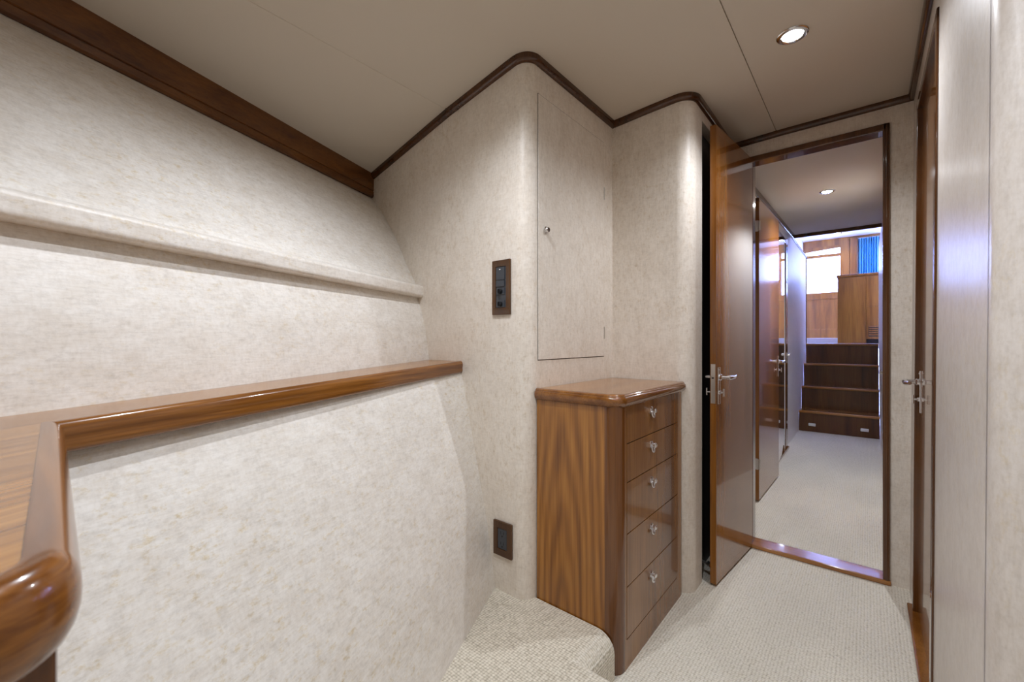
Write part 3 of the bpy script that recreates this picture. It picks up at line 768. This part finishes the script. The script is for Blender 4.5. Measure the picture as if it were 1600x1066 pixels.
# panel mouldings below the window
mb.box(SX0, 0.0, SY1 - 0.018, SY1, 1.80, 1.905, 0.004)
mb.box(SX0, 0.0, SY1 - 0.018, SY1, SF, 1.23, 0.004)
struct('wall_back.004', mb, 'teak_salon', 'teak panelled saloon end wall with windows', 'wall')
struct('trim_11', MB().box(-0.24, -0.135, SY1 - 0.05, SY1, 1.85, 2.90, 0.008).box(-0.262, -0.250, SY1 - 0.03, SY1, 1.85, 2.90, 0.004), 'teak_salon', 'teak pillar between the saloon window and the blue curtain', 'trim')
w1 = thing('window_1', 'bright saloon window with a teak cross bar', 'window', ((WX0 + WX1) / 2, SY1, WZ0), kind='structure')
mb = MB()
mb.box(WX0, WX1, SY1 - 0.012, SY1 + 0.05, WZ0 - 0.01, WZ0 + 0.012, 0.003)
mb.box(WX1 - 0.012, WX1 + 0.01, SY1 - 0.012, SY1 + 0.05, WZ0, WZ1, 0.003)
mb.box(WX0, WX1, SY1 - 0.012, SY1 + 0.05, 2.592, 2.650, 0.004)
mb.prism([(WX0, 2.712), (WX1, 2.755), (WX1, 2.80), (WX0, 2.80)], 'y', SY1 - 0.012, SY1 + 0.05)
mb.build('window_frame', 'teak_salon', w1, world=True)
MB().box(WX0, WX1, SY1 + 0.022, SY1 + 0.028, WZ0, WZ1).build('glass', 'glass', w1, world=True)
w2 = thing('window_2', 'saloon window behind the blue curtain', 'window', ((KX0 + KX1) / 2, SY1, WZ0), kind='structure')
MB().box(KX0, KX1, SY1 + 0.022, SY1 + 0.028, WZ0, WZ1).build('glass', 'glass', w2, world=True)
w3 = thing('window_3', 'long side window of the saloon out of sight', 'window', (SX1 + 0.03, 7.85, 1.75), kind='structure')
MB().box(SX1 + 0.02, SX1 + 0.026, 6.4, 9.3, 1.75, 2.6).build('glass', 'glass', w3, world=True)

# pleated curtain
rings = []
nx = 150
front = []
for i in range(nx + 1):
    x = lerp(-0.120, 0.165, i / nx)
    ph = i / nx * 2 * PI * 8.5
    y = SY1 - 0.055 + 0.034 * math.sin(ph) + 0.008 * math.sin(ph * 0.37 + 1)
    front.append((x, y))
sec = lambda z, amp: [(x, SY1 - 0.075 + (y - SY1 + 0.055) * amp, z) for x, y in front] + [(x, SY1 - 0.075 + (y - SY1 + 0.055) * amp + 0.002, z) for x, y in reversed(front)]
cu = thing('blue_curtain', 'bright blue pleated curtain hanging at the saloon window', 'curtain', (0.02, SY1 - 0.05, 1.9))
MB().loft([sec(2.86, 0.75), sec(2.6, 0.9), sec(2.2, 1.0), sec(1.85, 1.1)]).build('cloth', 'curtain', cu, world=True)
MB().tube([(-0.125, SY1 - 0.055, 2.868), (0.8, SY1 - 0.055, 2.868)], 0.009, 10).build('curtain_rail', 'steel', cu, world=True)

# saloon cabinet
cb = thing('saloon_cabinet', 'teak cabinet with louvred vent standing at the top of the stairs', 'cabinet', (0.05, 6.95, SF))
bx0, bx1, by0, by1, bt = -0.288, 0.40, 6.76, 7.25, 1.80
MB().box(bx0, bx1, by0, by1, SF + 0.055, bt).box(bx0, -0.012, by0, by1, SF, SF + 0.055).box(-0.012, bx1, by0 + 0.05, by1, SF, SF + 0.055).build('body', 'teak_salon', cb, world=True)
MB().box(bx0 - 0.012, bx1 + 0.01, by0 - 0.014, by1 + 0.01, bt, bt + 0.034, 0.010, 3).build('top', 'teak_mould', cb, world=True)
MB().box(bx0 + 0.004, -0.018, by0 - 0.006, by0 + 0.002, SF + 0.010, bt - 0.012, 0.0015).build('side_panel', 'teak_salon', cb, world=True)
MB().box(-0.008, 0.39, by0 - 0.006, by0 + 0.002, 1.425, bt - 0.012, 0.0015).build('door', 'teak_salon', cb, world=True)
MB().box(-0.008, 0.39, by0 - 0.006, by0 + 0.002, SF + 0.06, 1.418, 0.0015).build('door', 'teak_salon', cb, world=True)
vt = MB().box(0.012, 0.20, by0 - 0.009, by0 - 0.004, 1.055, 1.185, 0.001).build('vent', 'gap', cb, world=True)
mb = MB()
for k in range(5):
    z = 1.068 + k * 0.025
    mb.prism([(by0 - 0.016, z), (by0 - 0.008, z + 0.008), (by0 - 0.008, z + 0.016), (by0 - 0.016, z + 0.007)], 'x', 0.016, 0.196)
mb.build('louvre', 'teak_salon', vt, world=True)
MB().box(-0.008, 0.39, by0 + 0.045, by0 + 0.052, SF, SF + 0.055).build('toe_kick', 'gap', cb, world=True)

# ------------------------------------------------------------------ downlights
def downlight(x, y, z, label, power, group=None, r=0.034, lens='lens', angle=146, color=(0.885, 0.925, 1.0)):
    t = thing('ceiling_light', label, 'ceiling light', (x, y, z), group=group)
    MB().lathe([(r * 0.80, -0.001), (r * 1.28, -0.001), (r * 1.30, 0.002), (r * 1.18, 0.005), (r * 0.92, 0.0055), (r * 0.84, 0.003)], (0, 0, 0), (0, 0, -1), 36).build('bezel', 'chrome', t)
    MB().lathe([(r * 0.9, 0.0), (r * 0.86, 0.0030), (0.0, 0.0042)], (0, 0, 0), (0, 0, -1), 32).build('lamp_lens', lens, t)
    L = bpy.data.lights.new('lamp', 'SPOT'); L.energy = power; L.color = color
    L.spot_size = math.radians(angle); L.spot_blend = 0.8; L.shadow_soft_size = 0.022
    lo = bpy.data.objects.new('lamp', L); COL.objects.link(lo); lo.parent = t; lo.location = (0, 0, -0.03)
    return t
downlight(-0.184, 1.62, ceil(-0.184), 'round chrome ceiling downlight glowing white near the open door', 22)
downlight(-0.70, 0.62, ceil(-0.70), 'round downlight above the sloping hull panel, out of the picture', 24)
downlight(-0.184, 0.30, ceil(-0.184), 'round downlight overhead in the cabin ceiling, out of the picture', 26)
downlight(0.72, 0.30, ceil(0.72), 'round downlight over the far side of the cabin, out of the picture', 13)
downlight(-0.205, 3.52, hceil(0, 3.52), 'round downlight in the passage ceiling beyond the doorway', 50)
downlight(-0.40, 9.55, SC, 'small downlight in the white saloon ceiling', 20, r=0.045, lens='lens_salon')

# ------------------------------------------------------------------ world, camera, view
w = bpy.data.worlds.new('sky'); S.world = w; w.use_nodes = True
bg = w.node_tree.nodes['Background']
bg.inputs[0].default_value = (0.36, 0.45, 1.0, 1); bg.inputs[1].default_value = 26.0

cam = bpy.data.cameras.new('camera'); co = bpy.data.objects.new('camera', cam); COL.objects.link(co)
cam.sensor_width = 36.0; cam.lens = 660 / 1600 * 36.0
cam.dof.use_dof = True; cam.dof.focus_distance = 1.9; cam.dof.aperture_fstop = 9.0
cam.clip_start = 0.01; cam.clip_end = 100
co.location = (0, 0, EYE); co.rotation_euler = (PI / 2, 0, math.atan2(555, 660))
S.camera = co
S.view_settings.view_transform = 'Standard'; S.view_settings.look = 'None'
S.view_settings.gamma = 1.0; S.view_settings.use_curve_mapping = False
S.view_settings.exposure = 0.24
try:
    S.cycles.max_bounces = 10; S.cycles.diffuse_bounces = 6; S.cycles.glossy_bounces = 5
    S.cycles.transparent_max_bounces = 8
    S.cycles.sample_clamp_indirect = 6.0
    S.cycles.caustics_reflective = False; S.cycles.caustics_refractive = False
except Exception:
    pass
